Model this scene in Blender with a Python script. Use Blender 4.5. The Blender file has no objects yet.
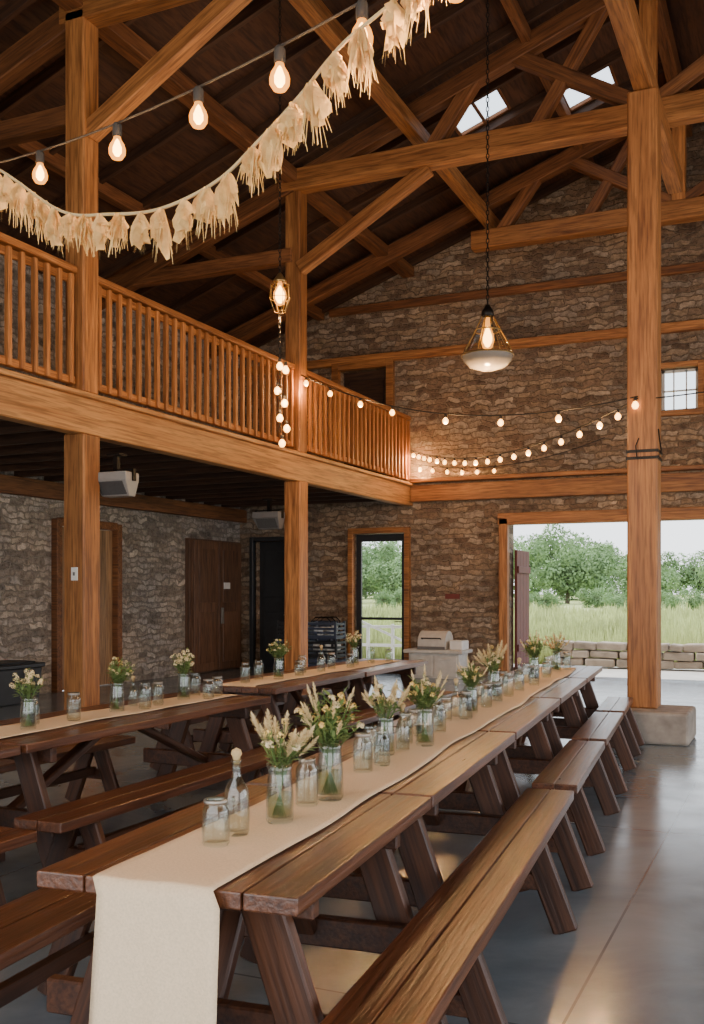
import bpy, bmesh, math, random
from mathutils import Vector, Matrix
random.seed(7)
SC = bpy.context.scene
C = SC.collection

# ------------------------------------------------------------ materials
def newmat(name):
    m = bpy.data.materials.new(name); m.use_nodes = True
    nt = m.node_tree
    b = nt.nodes.get("Principled BSDF")
    return m, nt, b
def N(nt, t, **kw):
    n = nt.nodes.new(t)
    for k, v in kw.items(): setattr(n, k, v)
    return n
def ramp(nt, stops):
    r = N(nt, 'ShaderNodeValToRGB')
    el = r.color_ramp.elements
    while len(el) > 1: el.remove(el[-1])
    el[0].position = stops[0][0]; el[0].color = (*stops[0][1], 1)
    for p, c in stops[1:]:
        e = el.new(p); e.color = (*c, 1)
    return r
def plain(name, col, rough=.5, metal=0, emis=None, estr=0, noise=0.15, nscale=8, bump=0, transl=0):
    m, nt, b = newmat(name)
    b.inputs['Roughness'].default_value = rough
    b.inputs['Metallic'].default_value = metal
    tc = N(nt, 'ShaderNodeTexCoord'); n = N(nt, 'ShaderNodeTexNoise')
    n.inputs['Scale'].default_value = nscale; n.inputs['Detail'].default_value = 4
    nt.links.new(tc.outputs['Object'], n.inputs['Vector'])
    lo = [c*(1-noise) for c in col]; hi = [min(1, c*(1+noise)) for c in col]
    r = ramp(nt, [(.3, lo), (.7, hi)])
    nt.links.new(n.outputs['Fac'], r.inputs['Fac'])
    nt.links.new(r.outputs['Color'], b.inputs['Base Color'])
    if bump:
        bp = N(nt, 'ShaderNodeBump'); bp.inputs['Strength'].default_value = bump; bp.inputs['Distance'].default_value = .01
        nt.links.new(n.outputs['Fac'], bp.inputs['Height']); nt.links.new(bp.outputs['Normal'], b.inputs['Normal'])
    if emis:
        b.inputs['Emission Color'].default_value = (*emis, 1); b.inputs['Emission Strength'].default_value = estr
    if transl:
        out = [x for x in nt.nodes if x.type == 'OUTPUT_MATERIAL'][0]
        tr = N(nt, 'ShaderNodeBsdfTranslucent'); nt.links.new(r.outputs['Color'], tr.inputs['Color'])
        mx = N(nt, 'ShaderNodeMixShader'); mx.inputs[0].default_value = transl
        nt.links.new(b.outputs[0], mx.inputs[1]); nt.links.new(tr.outputs[0], mx.inputs[2]); nt.links.new(mx.outputs[0], out.inputs[0])
    return m
def wood(name, dark, light, rough=.5, stretch=.5, cross=9, bump=.25, axis=0, coat=0, vmin=.8, vmax=1.18, wear=0):
    m, nt, b = newmat(name)
    tc = N(nt, 'ShaderNodeTexCoord'); mp = N(nt, 'ShaderNodeMapping')
    s = [cross]*3; s[axis] = stretch
    mp.inputs['Scale'].default_value = s
    geo = N(nt, 'ShaderNodeNewGeometry'); oi = N(nt, 'ShaderNodeObjectInfo')
    add = N(nt, 'ShaderNodeMath', operation='ADD')
    nt.links.new(geo.outputs['Random Per Island'], add.inputs[0]); nt.links.new(oi.outputs['Random'], add.inputs[1])
    mul = N(nt, 'ShaderNodeMath', operation='MULTIPLY'); mul.inputs[1].default_value = 17.3
    nt.links.new(add.outputs[0], mul.inputs[0])
    nt.links.new(tc.outputs['Object'], mp.inputs['Vector'])
    va = N(nt, 'ShaderNodeVectorMath', operation='ADD')
    nt.links.new(mp.outputs[0], va.inputs[0]); nt.links.new(mul.outputs[0], va.inputs[1])
    n1 = N(nt, 'ShaderNodeTexNoise'); n1.inputs['Scale'].default_value = 1.4; n1.inputs['Detail'].default_value = 8
    n1.inputs['Roughness'].default_value = .62; n1.inputs['Distortion'].default_value = .9
    nt.links.new(va.outputs[0], n1.inputs['Vector'])
    n2 = N(nt, 'ShaderNodeTexNoise'); n2.inputs['Scale'].default_value = 6; n2.inputs['Detail'].default_value = 5
    nt.links.new(va.outputs[0], n2.inputs['Vector'])
    mid = [(a+c)/2 for a, c in zip(dark, light)]
    r = ramp(nt, [(.3, dark), (.5, mid), (.68, light)])
    nt.links.new(n1.outputs['Fac'], r.inputs['Fac'])
    hs = N(nt, 'ShaderNodeHueSaturation')
    mr = N(nt, 'ShaderNodeMapRange'); mr.inputs['To Min'].default_value = vmin; mr.inputs['To Max'].default_value = vmax
    fr = N(nt, 'ShaderNodeMath', operation='FRACT'); nt.links.new(mul.outputs[0], fr.inputs[0])
    nt.links.new(fr.outputs[0], mr.inputs['Value'])
    nt.links.new(mr.outputs[0], hs.inputs['Value']); nt.links.new(r.outputs['Color'], hs.inputs['Color'])
    mx = N(nt, 'ShaderNodeMixRGB', blend_type='MULTIPLY'); mx.inputs['Fac'].default_value = .6
    r2 = ramp(nt, [(.38, (.32, .28, .26)), (.54, (1, 1, 1))])
    nt.links.new(n2.outputs['Fac'], r2.inputs['Fac'])
    nt.links.new(hs.outputs[0], mx.inputs[1]); nt.links.new(r2.outputs['Color'], mx.inputs[2])
    last = mx.outputs[0]
    if wear:
        n4 = N(nt, 'ShaderNodeTexNoise'); n4.inputs['Scale'].default_value = 9; n4.inputs['Detail'].default_value = 9; n4.inputs['Roughness'].default_value = .75
        mp2 = N(nt, 'ShaderNodeMapping'); s2 = [1.6]*3; s2[axis] = .45; mp2.inputs['Scale'].default_value = s2
        nt.links.new(tc.outputs['Object'], mp2.inputs['Vector']); nt.links.new(mp2.outputs[0], n4.inputs['Vector'])
        r4 = ramp(nt, [(.56, (0, 0, 0)), (.70, (1, 1, 1))]); nt.links.new(n4.outputs['Fac'], r4.inputs['Fac'])
        sc = N(nt, 'ShaderNodeMath', operation='MULTIPLY'); sc.inputs[1].default_value = wear; nt.links.new(r4.outputs['Color'], sc.inputs[0])
        mw = N(nt, 'ShaderNodeMixRGB'); mw.inputs[2].default_value = (light[0]*1.3, light[1]*1.5, light[2]*2.0, 1)
        nt.links.new(sc.outputs[0], mw.inputs['Fac']); nt.links.new(last, mw.inputs[1]); last = mw.outputs[0]
    nt.links.new(last, b.inputs['Base Color'])
    rr = N(nt, 'ShaderNodeMapRange'); rr.inputs['To Min'].default_value = rough-.1; rr.inputs['To Max'].default_value = rough+.15
    nt.links.new(n1.outputs['Fac'], rr.inputs['Value']); nt.links.new(rr.outputs[0], b.inputs['Roughness'])
    bp = N(nt, 'ShaderNodeBump'); bp.inputs['Strength'].default_value = bump; bp.inputs['Distance'].default_value = .008
    nt.links.new(n2.outputs['Fac'], bp.inputs['Height']); nt.links.new(bp.outputs['Normal'], b.inputs['Normal'])
    b.inputs['Coat Weight'].default_value = coat; b.inputs['Coat Roughness'].default_value = .25
    return m
def brick(name, axis, cols, mortar, bw=.26, bh=.095):
    m, nt, b = newmat(name)
    tc = N(nt, 'ShaderNodeTexCoord'); sp = N(nt, 'ShaderNodeSeparateXYZ'); cb = N(nt, 'ShaderNodeCombineXYZ')
    nt.links.new(tc.outputs['Object'], sp.inputs[0])
    nt.links.new(sp.outputs[axis], cb.inputs[0]); nt.links.new(sp.outputs['Z'], cb.inputs[1])
    nz = N(nt, 'ShaderNodeTexNoise'); nz.inputs['Scale'].default_value = 4; nz.inputs['Detail'].default_value = 5
    nt.links.new(tc.outputs['Object'], nz.inputs['Vector'])
    sub = N(nt, 'ShaderNodeVectorMath', operation='SUBTRACT'); sub.inputs[1].default_value = (.5, .5, .5)
    nt.links.new(nz.outputs['Color'], sub.inputs[0])
    sc = N(nt, 'ShaderNodeVectorMath', operation='MULTIPLY'); sc.inputs[1].default_value = (.34, .24, .1)
    nt.links.new(sub.outputs[0], sc.inputs[0])
    ad = N(nt, 'ShaderNodeVectorMath', operation='ADD')
    nt.links.new(cb.outputs[0], ad.inputs[0]); nt.links.new(sc.outputs[0], ad.inputs[1])
    bt = N(nt, 'ShaderNodeTexBrick')
    bt.inputs['Scale'].default_value = 1; bt.inputs['Brick Width'].default_value = bw; bt.inputs['Row Height'].default_value = bh
    bt.inputs['Mortar Size'].default_value = .013; bt.inputs['Mortar Smooth'].default_value = .5
    bt.inputs['Color1'].default_value = (0, 0, 0, 1); bt.inputs['Color2'].default_value = (1, 1, 1, 1)
    bt.inputs['Mortar'].default_value = (.5, .5, .5, 1); bt.offset = .43; bt.squash = 1.6; bt.squash_frequency = 3
    nt.links.new(ad.outputs[0], bt.inputs['Vector'])
    r = ramp(nt, [(0, cols[0]), (.3, cols[1]), (.55, cols[2]), (.8, cols[3]), (1, cols[4])])
    nt.links.new(bt.outputs['Color'], r.inputs['Fac'])
    n2 = N(nt, 'ShaderNodeTexNoise'); n2.inputs['Scale'].default_value = 12; n2.inputs['Detail'].default_value = 8; n2.inputs['Roughness'].default_value = .7
    nt.links.new(tc.outputs['Object'], n2.inputs['Vector'])
    r2 = ramp(nt, [(.36, (.42, .40, .39)), (.52, (1, .97, .95)), (.68, (1.4, 1.36, 1.32))]); nt.links.new(n2.outputs['Fac'], r2.inputs['Fac'])
    mu = N(nt, 'ShaderNodeMixRGB', blend_type='MULTIPLY'); mu.inputs['Fac'].default_value = .85
    nt.links.new(r.outputs['Color'], mu.inputs[1]); nt.links.new(r2.outputs['Color'], mu.inputs[2])
    mx = N(nt, 'ShaderNodeMixRGB'); mx.inputs[2].default_value = (*mortar, 1)
    mf = N(nt, 'ShaderNodeMath', operation='MULTIPLY'); mf.inputs[1].default_value = .9
    nt.links.new(bt.outputs['Fac'], mf.inputs[0])
    nt.links.new(mf.outputs[0], mx.inputs['Fac']); nt.links.new(mu.outputs[0], mx.inputs[1])
    n3 = N(nt, 'ShaderNodeTexNoise'); n3.inputs['Scale'].default_value = .5; n3.inputs['Detail'].default_value = 3
    nt.links.new(tc.outputs['Object'], n3.inputs['Vector'])
    r3 = ramp(nt, [(.35, (.78, .79, .82)), (.65, (1.12, 1.06, 1))]); nt.links.new(n3.outputs['Fac'], r3.inputs['Fac'])
    m3 = N(nt, 'ShaderNodeMixRGB', blend_type='MULTIPLY'); m3.inputs['Fac'].default_value = 1
    nt.links.new(mx.outputs[0], m3.inputs[1]); nt.links.new(r3.outputs['Color'], m3.inputs[2])
    nt.links.new(m3.outputs[0], b.inputs['Base Color'])
    b.inputs['Roughness'].default_value = .9
    h = N(nt, 'ShaderNodeMath', operation='SUBTRACT'); nt.links.new(n2.outputs['Fac'], h.inputs[0]); nt.links.new(bt.outputs['Fac'], h.inputs[1])
    bp = N(nt, 'ShaderNodeBump'); bp.inputs['Strength'].default_value = 1; bp.inputs['Distance'].default_value = .04
    nt.links.new(h.outputs[0], bp.inputs['Height']); nt.links.new(bp.outputs['Normal'], b.inputs['Normal'])
    return m
def glass(name, tint=(.93, .96, .94), base=.06, top=.7, rough=.03):
    m = bpy.data.materials.new(name); m.use_nodes = True; nt = m.node_tree; nt.nodes.clear()
    out = N(nt, 'ShaderNodeOutputMaterial'); t = N(nt, 'ShaderNodeBsdfTransparent'); g = N(nt, 'ShaderNodeBsdfGlossy')
    t.inputs['Color'].default_value = (*tint, 1); g.inputs['Roughness'].default_value = rough
    lw = N(nt, 'ShaderNodeLayerWeight'); lw.inputs['Blend'].default_value = .5
    pw = N(nt, 'ShaderNodeMath', operation='POWER'); pw.inputs[1].default_value = 2.6
    nt.links.new(lw.outputs['Facing'], pw.inputs[0])
    mr = N(nt, 'ShaderNodeMapRange'); mr.inputs['To Min'].default_value = base; mr.inputs['To Max'].default_value = top
    nt.links.new(pw.outputs[0], mr.inputs['Value'])
    mx = N(nt, 'ShaderNodeMixShader'); nt.links.new(mr.outputs[0], mx.inputs[0])
    nt.links.new(t.outputs[0], mx.inputs[1]); nt.links.new(g.outputs[0], mx.inputs[2]); nt.links.new(mx.outputs[0], out.inputs[0])
    return m
def bulbglass():
    m = bpy.data.materials.new("amber_bulb_glass"); m.use_nodes = True; nt = m.node_tree; nt.nodes.clear()
    out = N(nt, 'ShaderNodeOutputMaterial'); t = N(nt, 'ShaderNodeBsdfTransparent'); g = N(nt, 'ShaderNodeEmission')
    t.inputs['Color'].default_value = (1, .85, .6, 1); g.inputs['Color'].default_value = (1, .36, .05, 1); g.inputs['Strength'].default_value = 3.6
    mx = N(nt, 'ShaderNodeMixShader'); mx.inputs[0].default_value = .6
    nt.links.new(t.outputs[0], mx.inputs[1]); nt.links.new(g.outputs[0], mx.inputs[2]); nt.links.new(mx.outputs[0], out.inputs[0])
    return m

M_timber = wood("timber_orange", (.23, .078, .02), (.60, .26, .078), .5, .5, 8)
M_rail = wood("railing_wood", (.28, .092, .022), (.64, .27, .078), .5, .6, 14)
M_fascia = wood("fascia_wood", (.42, .17, .048), (.80, .43, .16), .5, .4, 8)
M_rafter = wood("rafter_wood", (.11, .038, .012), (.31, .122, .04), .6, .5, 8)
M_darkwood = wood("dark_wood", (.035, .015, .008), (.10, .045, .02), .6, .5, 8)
M_table = wood("table_wood", (.045, .014, .006), (.18, .062, .023), .3, .5, 11, .6, coat=.35, wear=.3)
M_leg = wood("table_leg_wood", (.032, .011, .006), (.12, .043, .018), .42, .5, 11, wear=.2)
M_doorw = wood("door_wood", (.20, .11, .05), (.44, .25, .12), .5, .5, 10, axis=2)
M_cabw = wood("brown_door_wood", (.09, .045, .026), (.19, .098, .055), .5, .5, 6, axis=2)
cols = [(.17, .115, .075), (.29, .20, .13), (.40, .295, .19), (.33, .275, .21), (.52, .41, .29)]
M_brickX = brick("stone_brick_back", 'X', cols, (.22, .165, .115))
cols2 = [(.20, .175, .15), (.33, .29, .24), (.46, .405, .335), (.40, .37, .335), (.60, .54, .46)]
M_brickY = brick("stone_brick_side", 'Y', cols2, (.27, .24, .20))
M_black = plain("black_plastic", (.02, .022, .025), .45)
M_iron = plain("black_iron", (.02, .018, .016), .45, .8)
M_white = plain("white_paint", (.75, .74, .70), .4, noise=.05)
M_lgrey = plain("light_grey_plastic", (.30, .29, .27), .45, noise=.06)
M_grey = plain("grey_plastic", (.15, .145, .14), .5, noise=.08)
M_grille = plain("speaker_grille", (.07, .07, .07), .7, nscale=200, noise=.5)
M_concrete = plain("concrete_block", (.34, .30, .26), .85, noise=.3, nscale=6, bump=.5)
M_linen = plain("linen", (.78, .60, .40), .9, noise=.08, nscale=160, bump=.3)
M_raffia = plain("raffia", (.93, .60, .25), .85, noise=.22, nscale=30, transl=.4)  # golden glow of the bulbs is put into the cream raffia colour
M_cord = plain("cord", (.03, .025, .02), .7)
M_rope = plain("rope", (.55, .4, .2), .9)
M_glass = glass("clear_glass")
M_pane = glass("window_glass", (.97, .98, .98), .03, .4)
M_bulb = bulbglass()
M_core = plain("glowing_filament", (1, .8, .5), .3, emis=(1, .60, .20), estr=34)
M_bulbfar = plain("lit_bulb_small", (1, .8, .5), .3, emis=(1, .46, .10), estr=10)
M_brass = plain("brass", (.45, .3, .12), .35, .9)
M_chrome = plain("zinc", (.42, .40, .36), .45, .85)
M_stem = plain("stem_green", (.10, .17, .04), .7)
M_leafm = plain("leaf_green", (.17, .24, .07), .6, noise=.4)
M_cream = plain("cream_petals", (.90, .76, .48), .8, noise=.15, nscale=40, transl=.25)
M_yellow = plain("yellow_petals", (.88, .62, .22), .7, noise=.2, nscale=40)
M_orange = plain("orange_petals", (.75, .34, .1), .7, noise=.25, nscale=40)
M_blue = plain("blue_grey_plastic", (.045, .06, .10), .4)
M_water = glass("water", (.78, .84, .72), .03, .2)

def concrete_floor():
    m, nt, b = newmat("polished_concrete")
    tc = N(nt, 'ShaderNodeTexCoord')
    n = N(nt, 'ShaderNodeTexNoise'); n.inputs['Scale'].default_value = .9; n.inputs['Detail'].default_value = 9; n.inputs['Roughness'].default_value = .65
    n.inputs['Distortion'].default_value = .6
    nt.links.new(tc.outputs['Object'], n.inputs['Vector'])
    r = ramp(nt, [(.3, (.11, .15, .185)), (.5, (.17, .215, .255)), (.72, (.26, .31, .35))])
    nt.links.new(n.outputs['Fac'], r.inputs['Fac'])
    bt = N(nt, 'ShaderNodeTexBrick'); bt.offset = 0
    bt.inputs['Scale'].default_value = 1; bt.inputs['Brick Width'].default_value = 3.1; bt.inputs['Row Height'].default_value = 3.1
    bt.inputs['Mortar Size'].default_value = .006; bt.inputs['Mortar Smooth'].default_value = .1
    mp = N(nt, 'ShaderNodeMapping'); mp.inputs['Location'].default_value = (.75, -.3, 0)
    nt.links.new(tc.outputs['Object'], mp.inputs['Vector']); nt.links.new(mp.outputs[0], bt.inputs['Vector'])
    mx = N(nt, 'ShaderNodeMixRGB'); mx.inputs[2].default_value = (.09, .11, .13, 1)
    nt.links.new(bt.outputs['Fac'], mx.inputs['Fac']); nt.links.new(r.outputs['Color'], mx.inputs[1])
    nt.links.new(mx.outputs[0], b.inputs['Base Color'])
    n2 = N(nt, 'ShaderNodeTexNoise'); n2.inputs['Scale'].default_value = 3; n2.inputs['Detail'].default_value = 8
    nt.links.new(tc.outputs['Object'], n2.inputs['Vector'])
    mr = N(nt, 'ShaderNodeMapRange'); mr.inputs['To Min'].default_value = .08; mr.inputs['To Max'].default_value = .32
    nt.links.new(n2.outputs['Fac'], mr.inputs['Value']); nt.links.new(mr.outputs[0], b.inputs['Roughness'])
    b.inputs['Specular IOR Level'].default_value = .9
    bp = N(nt, 'ShaderNodeBump'); bp.inputs['Strength'].default_value = .1; bp.inputs['Distance'].default_value = .01
    nt.links.new(n2.outputs['Fac'], bp.inputs['Height']); nt.links.new(bp.outputs['Normal'], b.inputs['Normal'])
    return m
M_floor = concrete_floor()
M_paving = plain("pale_paving", (.60, .57, .52), .8, noise=.12, nscale=2)
M_meadow = plain("meadow_ground", (.38, .42, .16), .95, noise=.35, nscale=.6)
M_grass = plain("grass_blades", (.44, .48, .20), .9, noise=.4, nscale=.8, transl=.3)
M_foliage = plain("tree_leaves", (.22, .33, .15), .9, noise=.45, nscale=.6, transl=.2)
M_bark = plain("bark", (.12, .09, .06), .9)
M_rub = plain("rubble_stone", (.33, .27, .21), .9, noise=.4, nscale=3, bump=.5)
M_roof = wood("roof_planks", (.04, .016, .008), (.125, .052, .022), .7, .5, 5, axis=1, bump=.3)

# ------------------------------------------------------------ helpers
def finish(name, bm, mat, parent=None, M=None, smooth=False, bevel=0, bseg=1):
    if bevel:
        bmesh.ops.bevel(bm, geom=list(bm.edges), offset=bevel, segments=bseg, affect='EDGES', profile=.5)
    bmesh.ops.recalc_face_normals(bm, faces=bm.faces)
    me = bpy.data.meshes.new(name); bm.to_mesh(me); bm.free()
    if smooth:
        for p in me.polygons: p.use_smooth = True
    me.materials.append(mat)
    o = bpy.data.objects.new(name, me); C.objects.link(o)
    if M is None: M = Matrix.Identity(4)
    if parent is not None: o.parent = parent
    o.matrix_basis = M
    return o
def raw(name, verts, faces, mat, parent=None, M=None, smooth=False):
    me = bpy.data.meshes.new(name); me.from_pydata([tuple(v) for v in verts], [], faces)
    me.validate()
    if smooth:
        for p in me.polygons: p.use_smooth = True
    me.materials.append(mat)
    o = bpy.data.objects.new(name, me); C.objects.link(o)
    if parent is not None: o.parent = parent
    if M is not None: o.matrix_basis = M
    return o
def cube(bm, c, s, R=None):
    M = Matrix.Translation(c)
    if R is not None: M = M @ R.to_4x4()
    M = M @ Matrix.Diagonal((s[0], s[1], s[2], 1))
    return bmesh.ops.create_cube(bm, size=1, matrix=M)
def T(x, y, z): return Matrix.Translation((x, y, z))
def empty(name, loc, rz=0):
    e = bpy.data.objects.new(name, None); e.empty_display_size = .2; C.objects.link(e)
    e.location = loc; e.rotation_euler = (0, 0, rz); return e
def meta(o, label, cat, group=None):
    o["label"] = label; o["category"] = cat
    if group: o["group"] = group
    return o
def struct(o, label=None):
    o["kind"] = "structure"
    if label: o["label"] = label
    return o
def frame(p1, p2, up=Vector((0, 0, 1))):
    p1 = Vector(p1); p2 = Vector(p2); x = (p2-p1).normalized()
    if abs(x.dot(up)) > .99: up = Vector((0, 1, 0))
    y = up.cross(x).normalized(); z = x.cross(y)
    R = Matrix((x, y, z)).transposed()
    return R, (p1+p2)/2, (p2-p1).length
def beam(name, p1, p2, w, h, mat, parent=None, bevel=.008, up=Vector((0, 0, 1))):
    R, c, L = frame(p1, p2, up)
    bm = bmesh.new(); cube(bm, (0, 0, 0), (L, w, h))
    M = Matrix.Translation(c) @ R.to_4x4()
    if parent is not None: M = parent.matrix_basis.inverted() @ M if parent.parent is None else M
    return finish(name, bm, mat, parent, M, bevel=bevel)
def boxo(name, c, s, mat, parent=None, bevel=.005):
    bm = bmesh.new(); cube(bm, (0, 0, 0), s)
    M = Matrix.Translation(c)
    if parent is not None: M = parent.matrix_basis.inverted() @ M
    return finish(name, bm, mat, parent, M, bevel=bevel)
def lathe(name, prof, mat, parent=None, M=None, seg=24, smooth=True):
    v = []; f = []; n = len(prof)
    for i in range(seg):
        a = 2*math.pi*i/seg
        for r, z in prof: v.append((max(r, 1e-4)*math.cos(a), max(r, 1e-4)*math.sin(a), z))
    for i in range(seg):
        j = (i+1) % seg
        for k in range(n-1): f.append((i*n+k, j*n+k, j*n+k+1, i*n+k+1))
    return raw(name, v, f, mat, parent, M, smooth)
def tube_data(pts, r, seg=6, v=None, f=None):
    v = [] if v is None else v; f = [] if f is None else f
    pts = [Vector(p) for p in pts]; b0 = len(v)
    for i, p in enumerate(pts):
        d = (pts[min(i+1, len(pts)-1)]-pts[max(i-1, 0)])
        d = d.normalized() if d.length > 1e-9 else Vector((0, 0, 1))
        a = Vector((0, 0, 1)) if abs(d.z) < .9 else Vector((1, 0, 0))
        x = d.cross(a).normalized(); y = d.cross(x)
        rr = r[i] if isinstance(r, (list, tuple)) else r
        for k in range(seg):
            t = 2*math.pi*k/seg
            v.append(p+x*math.cos(t)*rr+y*math.sin(t)*rr)
    for i in range(len(pts)-1):
        for k in range(seg):
            k2 = (k+1) % seg
            f.append((b0+i*seg+k, b0+i*seg+k2, b0+(i+1)*seg+k2, b0+(i+1)*seg+k))
    return v, f
def copy_thing(root, M):
    new = root.copy(); C.objects.link(new); new.matrix_basis = M
    for ch in root.children:
        c2 = ch.copy(); C.objects.link(c2); c2.parent = new; c2.matrix_basis = ch.matrix_basis.copy()
        for g in ch.children:
            g2 = g.copy(); C.objects.link(g2); g2.parent = c2; g2.matrix_basis = g.matrix_basis.copy()
    return new
def chain(name, top, bottom, parent=None, M=None, link=.05, r=.004):
    v = []; f = []
    L = top-bottom; n = int(L/(link*.78))
    for i in range(n):
        z = top-(i+.5)*L/n; pts = []
        for k in range(9):
            a = 2*math.pi*k/8
            p = Vector((math.cos(a)*.012, 0, math.sin(a)*link*.5))
            if i % 2: p = Vector((0, p.x, p.z))
            pts.append(p+Vector((0, 0, z)))
        tube_data(pts, r, 4, v, f)
    return raw(name, v, f, M_iron, parent, M)

# ------------------------------------------------------------ room shell
XL, YB, XR, YF, XRIDGE = -10.2, 17.3, 6.8, -3.0, -1.7
def rz(x): return 6.3+.36*(x+10.2) if x <= XRIDGE else 6.3+.36*(XRIDGE+10.2)-.36*(x-XRIDGE)
bm = bmesh.new(); cube(bm, ((XL+XR)/2, (YF+YB)/2+.15, -.1), (XR-XL+.6, YB-YF+.9, .2))
struct(finish("floor", bm, M_floor), "smooth grey polished concrete slab floor")

def wallgrid(name, axis, pos, th, us, zs, holes, mat, extra=None):
    bm = bmesh.new()
    for i in range(len(us)-1):
        for j in range(len(zs)-1):
            cu = (us[i]+us[i+1])/2; cz = (zs[j]+zs[j+1])/2
            if any(a < cu < b and c < cz < d for a, b, c, d in holes): continue
            s = us[i+1]-us[i]; h = zs[j+1]-zs[j]
            if axis == 'X': cube(bm, (cu, pos, cz), (s, th, h))
            else: cube(bm, (pos, cu, cz), (th, s, h))
    if extra: extra(bm)
    return finish(name, bm, mat)
def gable(y, th):
    def g(bm):
        pts = [(-10.4, 6.2), (-10.4, rz(-10.4)), (XRIDGE, rz(XRIDGE)), (7.0, rz(7.0)), (7.0, 6.2)]
        a = [bm.verts.new((x, y-th/2, z)) for x, z in pts]; b = [bm.verts.new((x, y+th/2, z)) for x, z in pts]
        bm.faces.new(a); bm.faces.new(list(reversed(b)))
        for i in range(5): bm.faces.new((a[i], b[i], b[(i+1) % 5], a[(i+1) % 5]))
    return g
hB = [(-9.85, -9.07, -1, 2.5), (-7.7, -6.66, -1, 2.6), (-4.7, .5, -1, 2.7), (-8.0, -7.02, 3.5, 5.7), (-2.12, -1.52, 4.5, 5.2)]
struct(wallgrid("wall_back", 'X', YB+.15, .3, [-10.4, -9.85, -9.07, -8.0, -7.7, -7.02, -6.66, -4.7, -2.12, -1.52, .5, 7.0],
        [0, 2.5, 2.6, 2.7, 3.5, 4.5, 5.2, 5.7, 6.2], hB, M_brickX, gable(YB+.15, .3)), "rough stone brick gable wall with timber bands")
hL = [(11.9, 13.25, -1, 2.5)]
struct(wallgrid("wall_left", 'Y', XL-.15, .3, [YF, 11.9, 13.25, YB], [0, 2.5, 6.35], hL, M_brickY), "grey-brown stone brick side wall")
hR = [(-1.5, 3.5, -1, 3.6), (4.7, 9.7, -1, 3.6), (10.8, 15.5, -1, 3.6)]
struct(wallgrid("wall_right", 'Y', XR+.15, .3, [YF, -1.5, 3.5, 4.7, 9.7, 10.8, 15.5, YB], [0, 3.6, 6.35], hR, M_brickY), "stone brick side wall with wide barn openings")
hF = [(-9, 5.8, -1, 5.2)]
struct(wallgrid("wall_front", 'X', YF-.15, .3, [-10.4, -9, 5.8, 7.0], [0, 5.2, 6.2], hF, M_brickX, gable(YF-.15, .3)), "stone brick end wall with wide barn doorway")

# roof
v = []; f = []
xs = [-10.8, -4.62, -3.88, -3.2, -2.5, XRIDGE]; ys = [-3.4, 13.5, 14.3, 14.45, 15.25, 17.8]
def quad(x0, x1, y0, y1):
    b = len(v)
    for x, y in ((x0, y0), (x1, y0), (x1, y1), (x0, y1)): v.append((x, y, rz(x)))
    f.append((b, b+1, b+2, b+3))
for i in range(5):
    for j in range(5):
        if (i == 1 and j == 1) or (i == 3 and j == 3): continue
        quad(xs[i], xs[i+1], ys[j], ys[j+1])
quad(XRIDGE, 7.6, -3.4, 17.8)
rf = raw("ceiling", v, f, M_roof); struct(rf, "dark brown plank underside of the pitched roof")
sm = rf.modifiers.new("s", 'SOLIDIFY'); sm.thickness = .05; sm.offset = 1
# skylights
k = 0
for (x0, x1, y0, y1) in ((-4.62, -3.88, 13.5, 14.3), (-3.2, -2.5, 14.45, 15.25)):
    k += 1
    e = empty("window_%d" % k, ((x0+x1)/2, (y0+y1)/2, rz((x0+x1)/2))); struct(e, "roof skylight with timber frame")
    up = Vector((-.36, 0, 1)).normalized()
    for a, b in (((x0, y0), (x1, y0)), ((x0, y1), (x1, y1)), ((x0, y0), (x0, y1)), ((x1, y0), (x1, y1)), (((x0+x1)/2, y0), ((x0+x1)/2, y1))):
        beam("frame", (a[0], a[1], rz(a[0])+.01), (b[0], b[1], rz(b[0])+.01), .045, .05, M_rafter, e, up=up, bevel=.004)
    o = raw("glass_pane", [(x0, y0, rz(x0)), (x1, y0, rz(x1)), (x1, y1, rz(x1)), (x0, y1, rz(x0))], [(0, 1, 2, 3)], M_pane, e, e.matrix_basis.inverted())

# loft
XB = -6.6
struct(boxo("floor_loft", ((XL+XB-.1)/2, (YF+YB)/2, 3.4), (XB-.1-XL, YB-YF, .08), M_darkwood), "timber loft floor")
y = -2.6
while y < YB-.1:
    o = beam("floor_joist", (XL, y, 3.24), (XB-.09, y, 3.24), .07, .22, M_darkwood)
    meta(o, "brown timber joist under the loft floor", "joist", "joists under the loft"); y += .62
o = beam("loft_edge_beam", (XB, YF, 3.26), (XB, YB, 3.26), .17, .36, M_fascia, bevel=.012)
meta(o, "long pale orange timber beam along the loft edge", "beam")
o = beam("loft_edge_trim", (XB+.02, YF, 3.465), (XB+.02, YB, 3.465), .24, .05, M_fascia)
meta(o, "thin timber capping board on the loft beam", "beam")
o = beam("wall_plate_beam", (XL+.1, YF, 3.0), (XL+.1, YB, 3.0), .12, .25, M_rafter)
meta(o, "timber ledger beam on the stone side wall", "beam")

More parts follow.
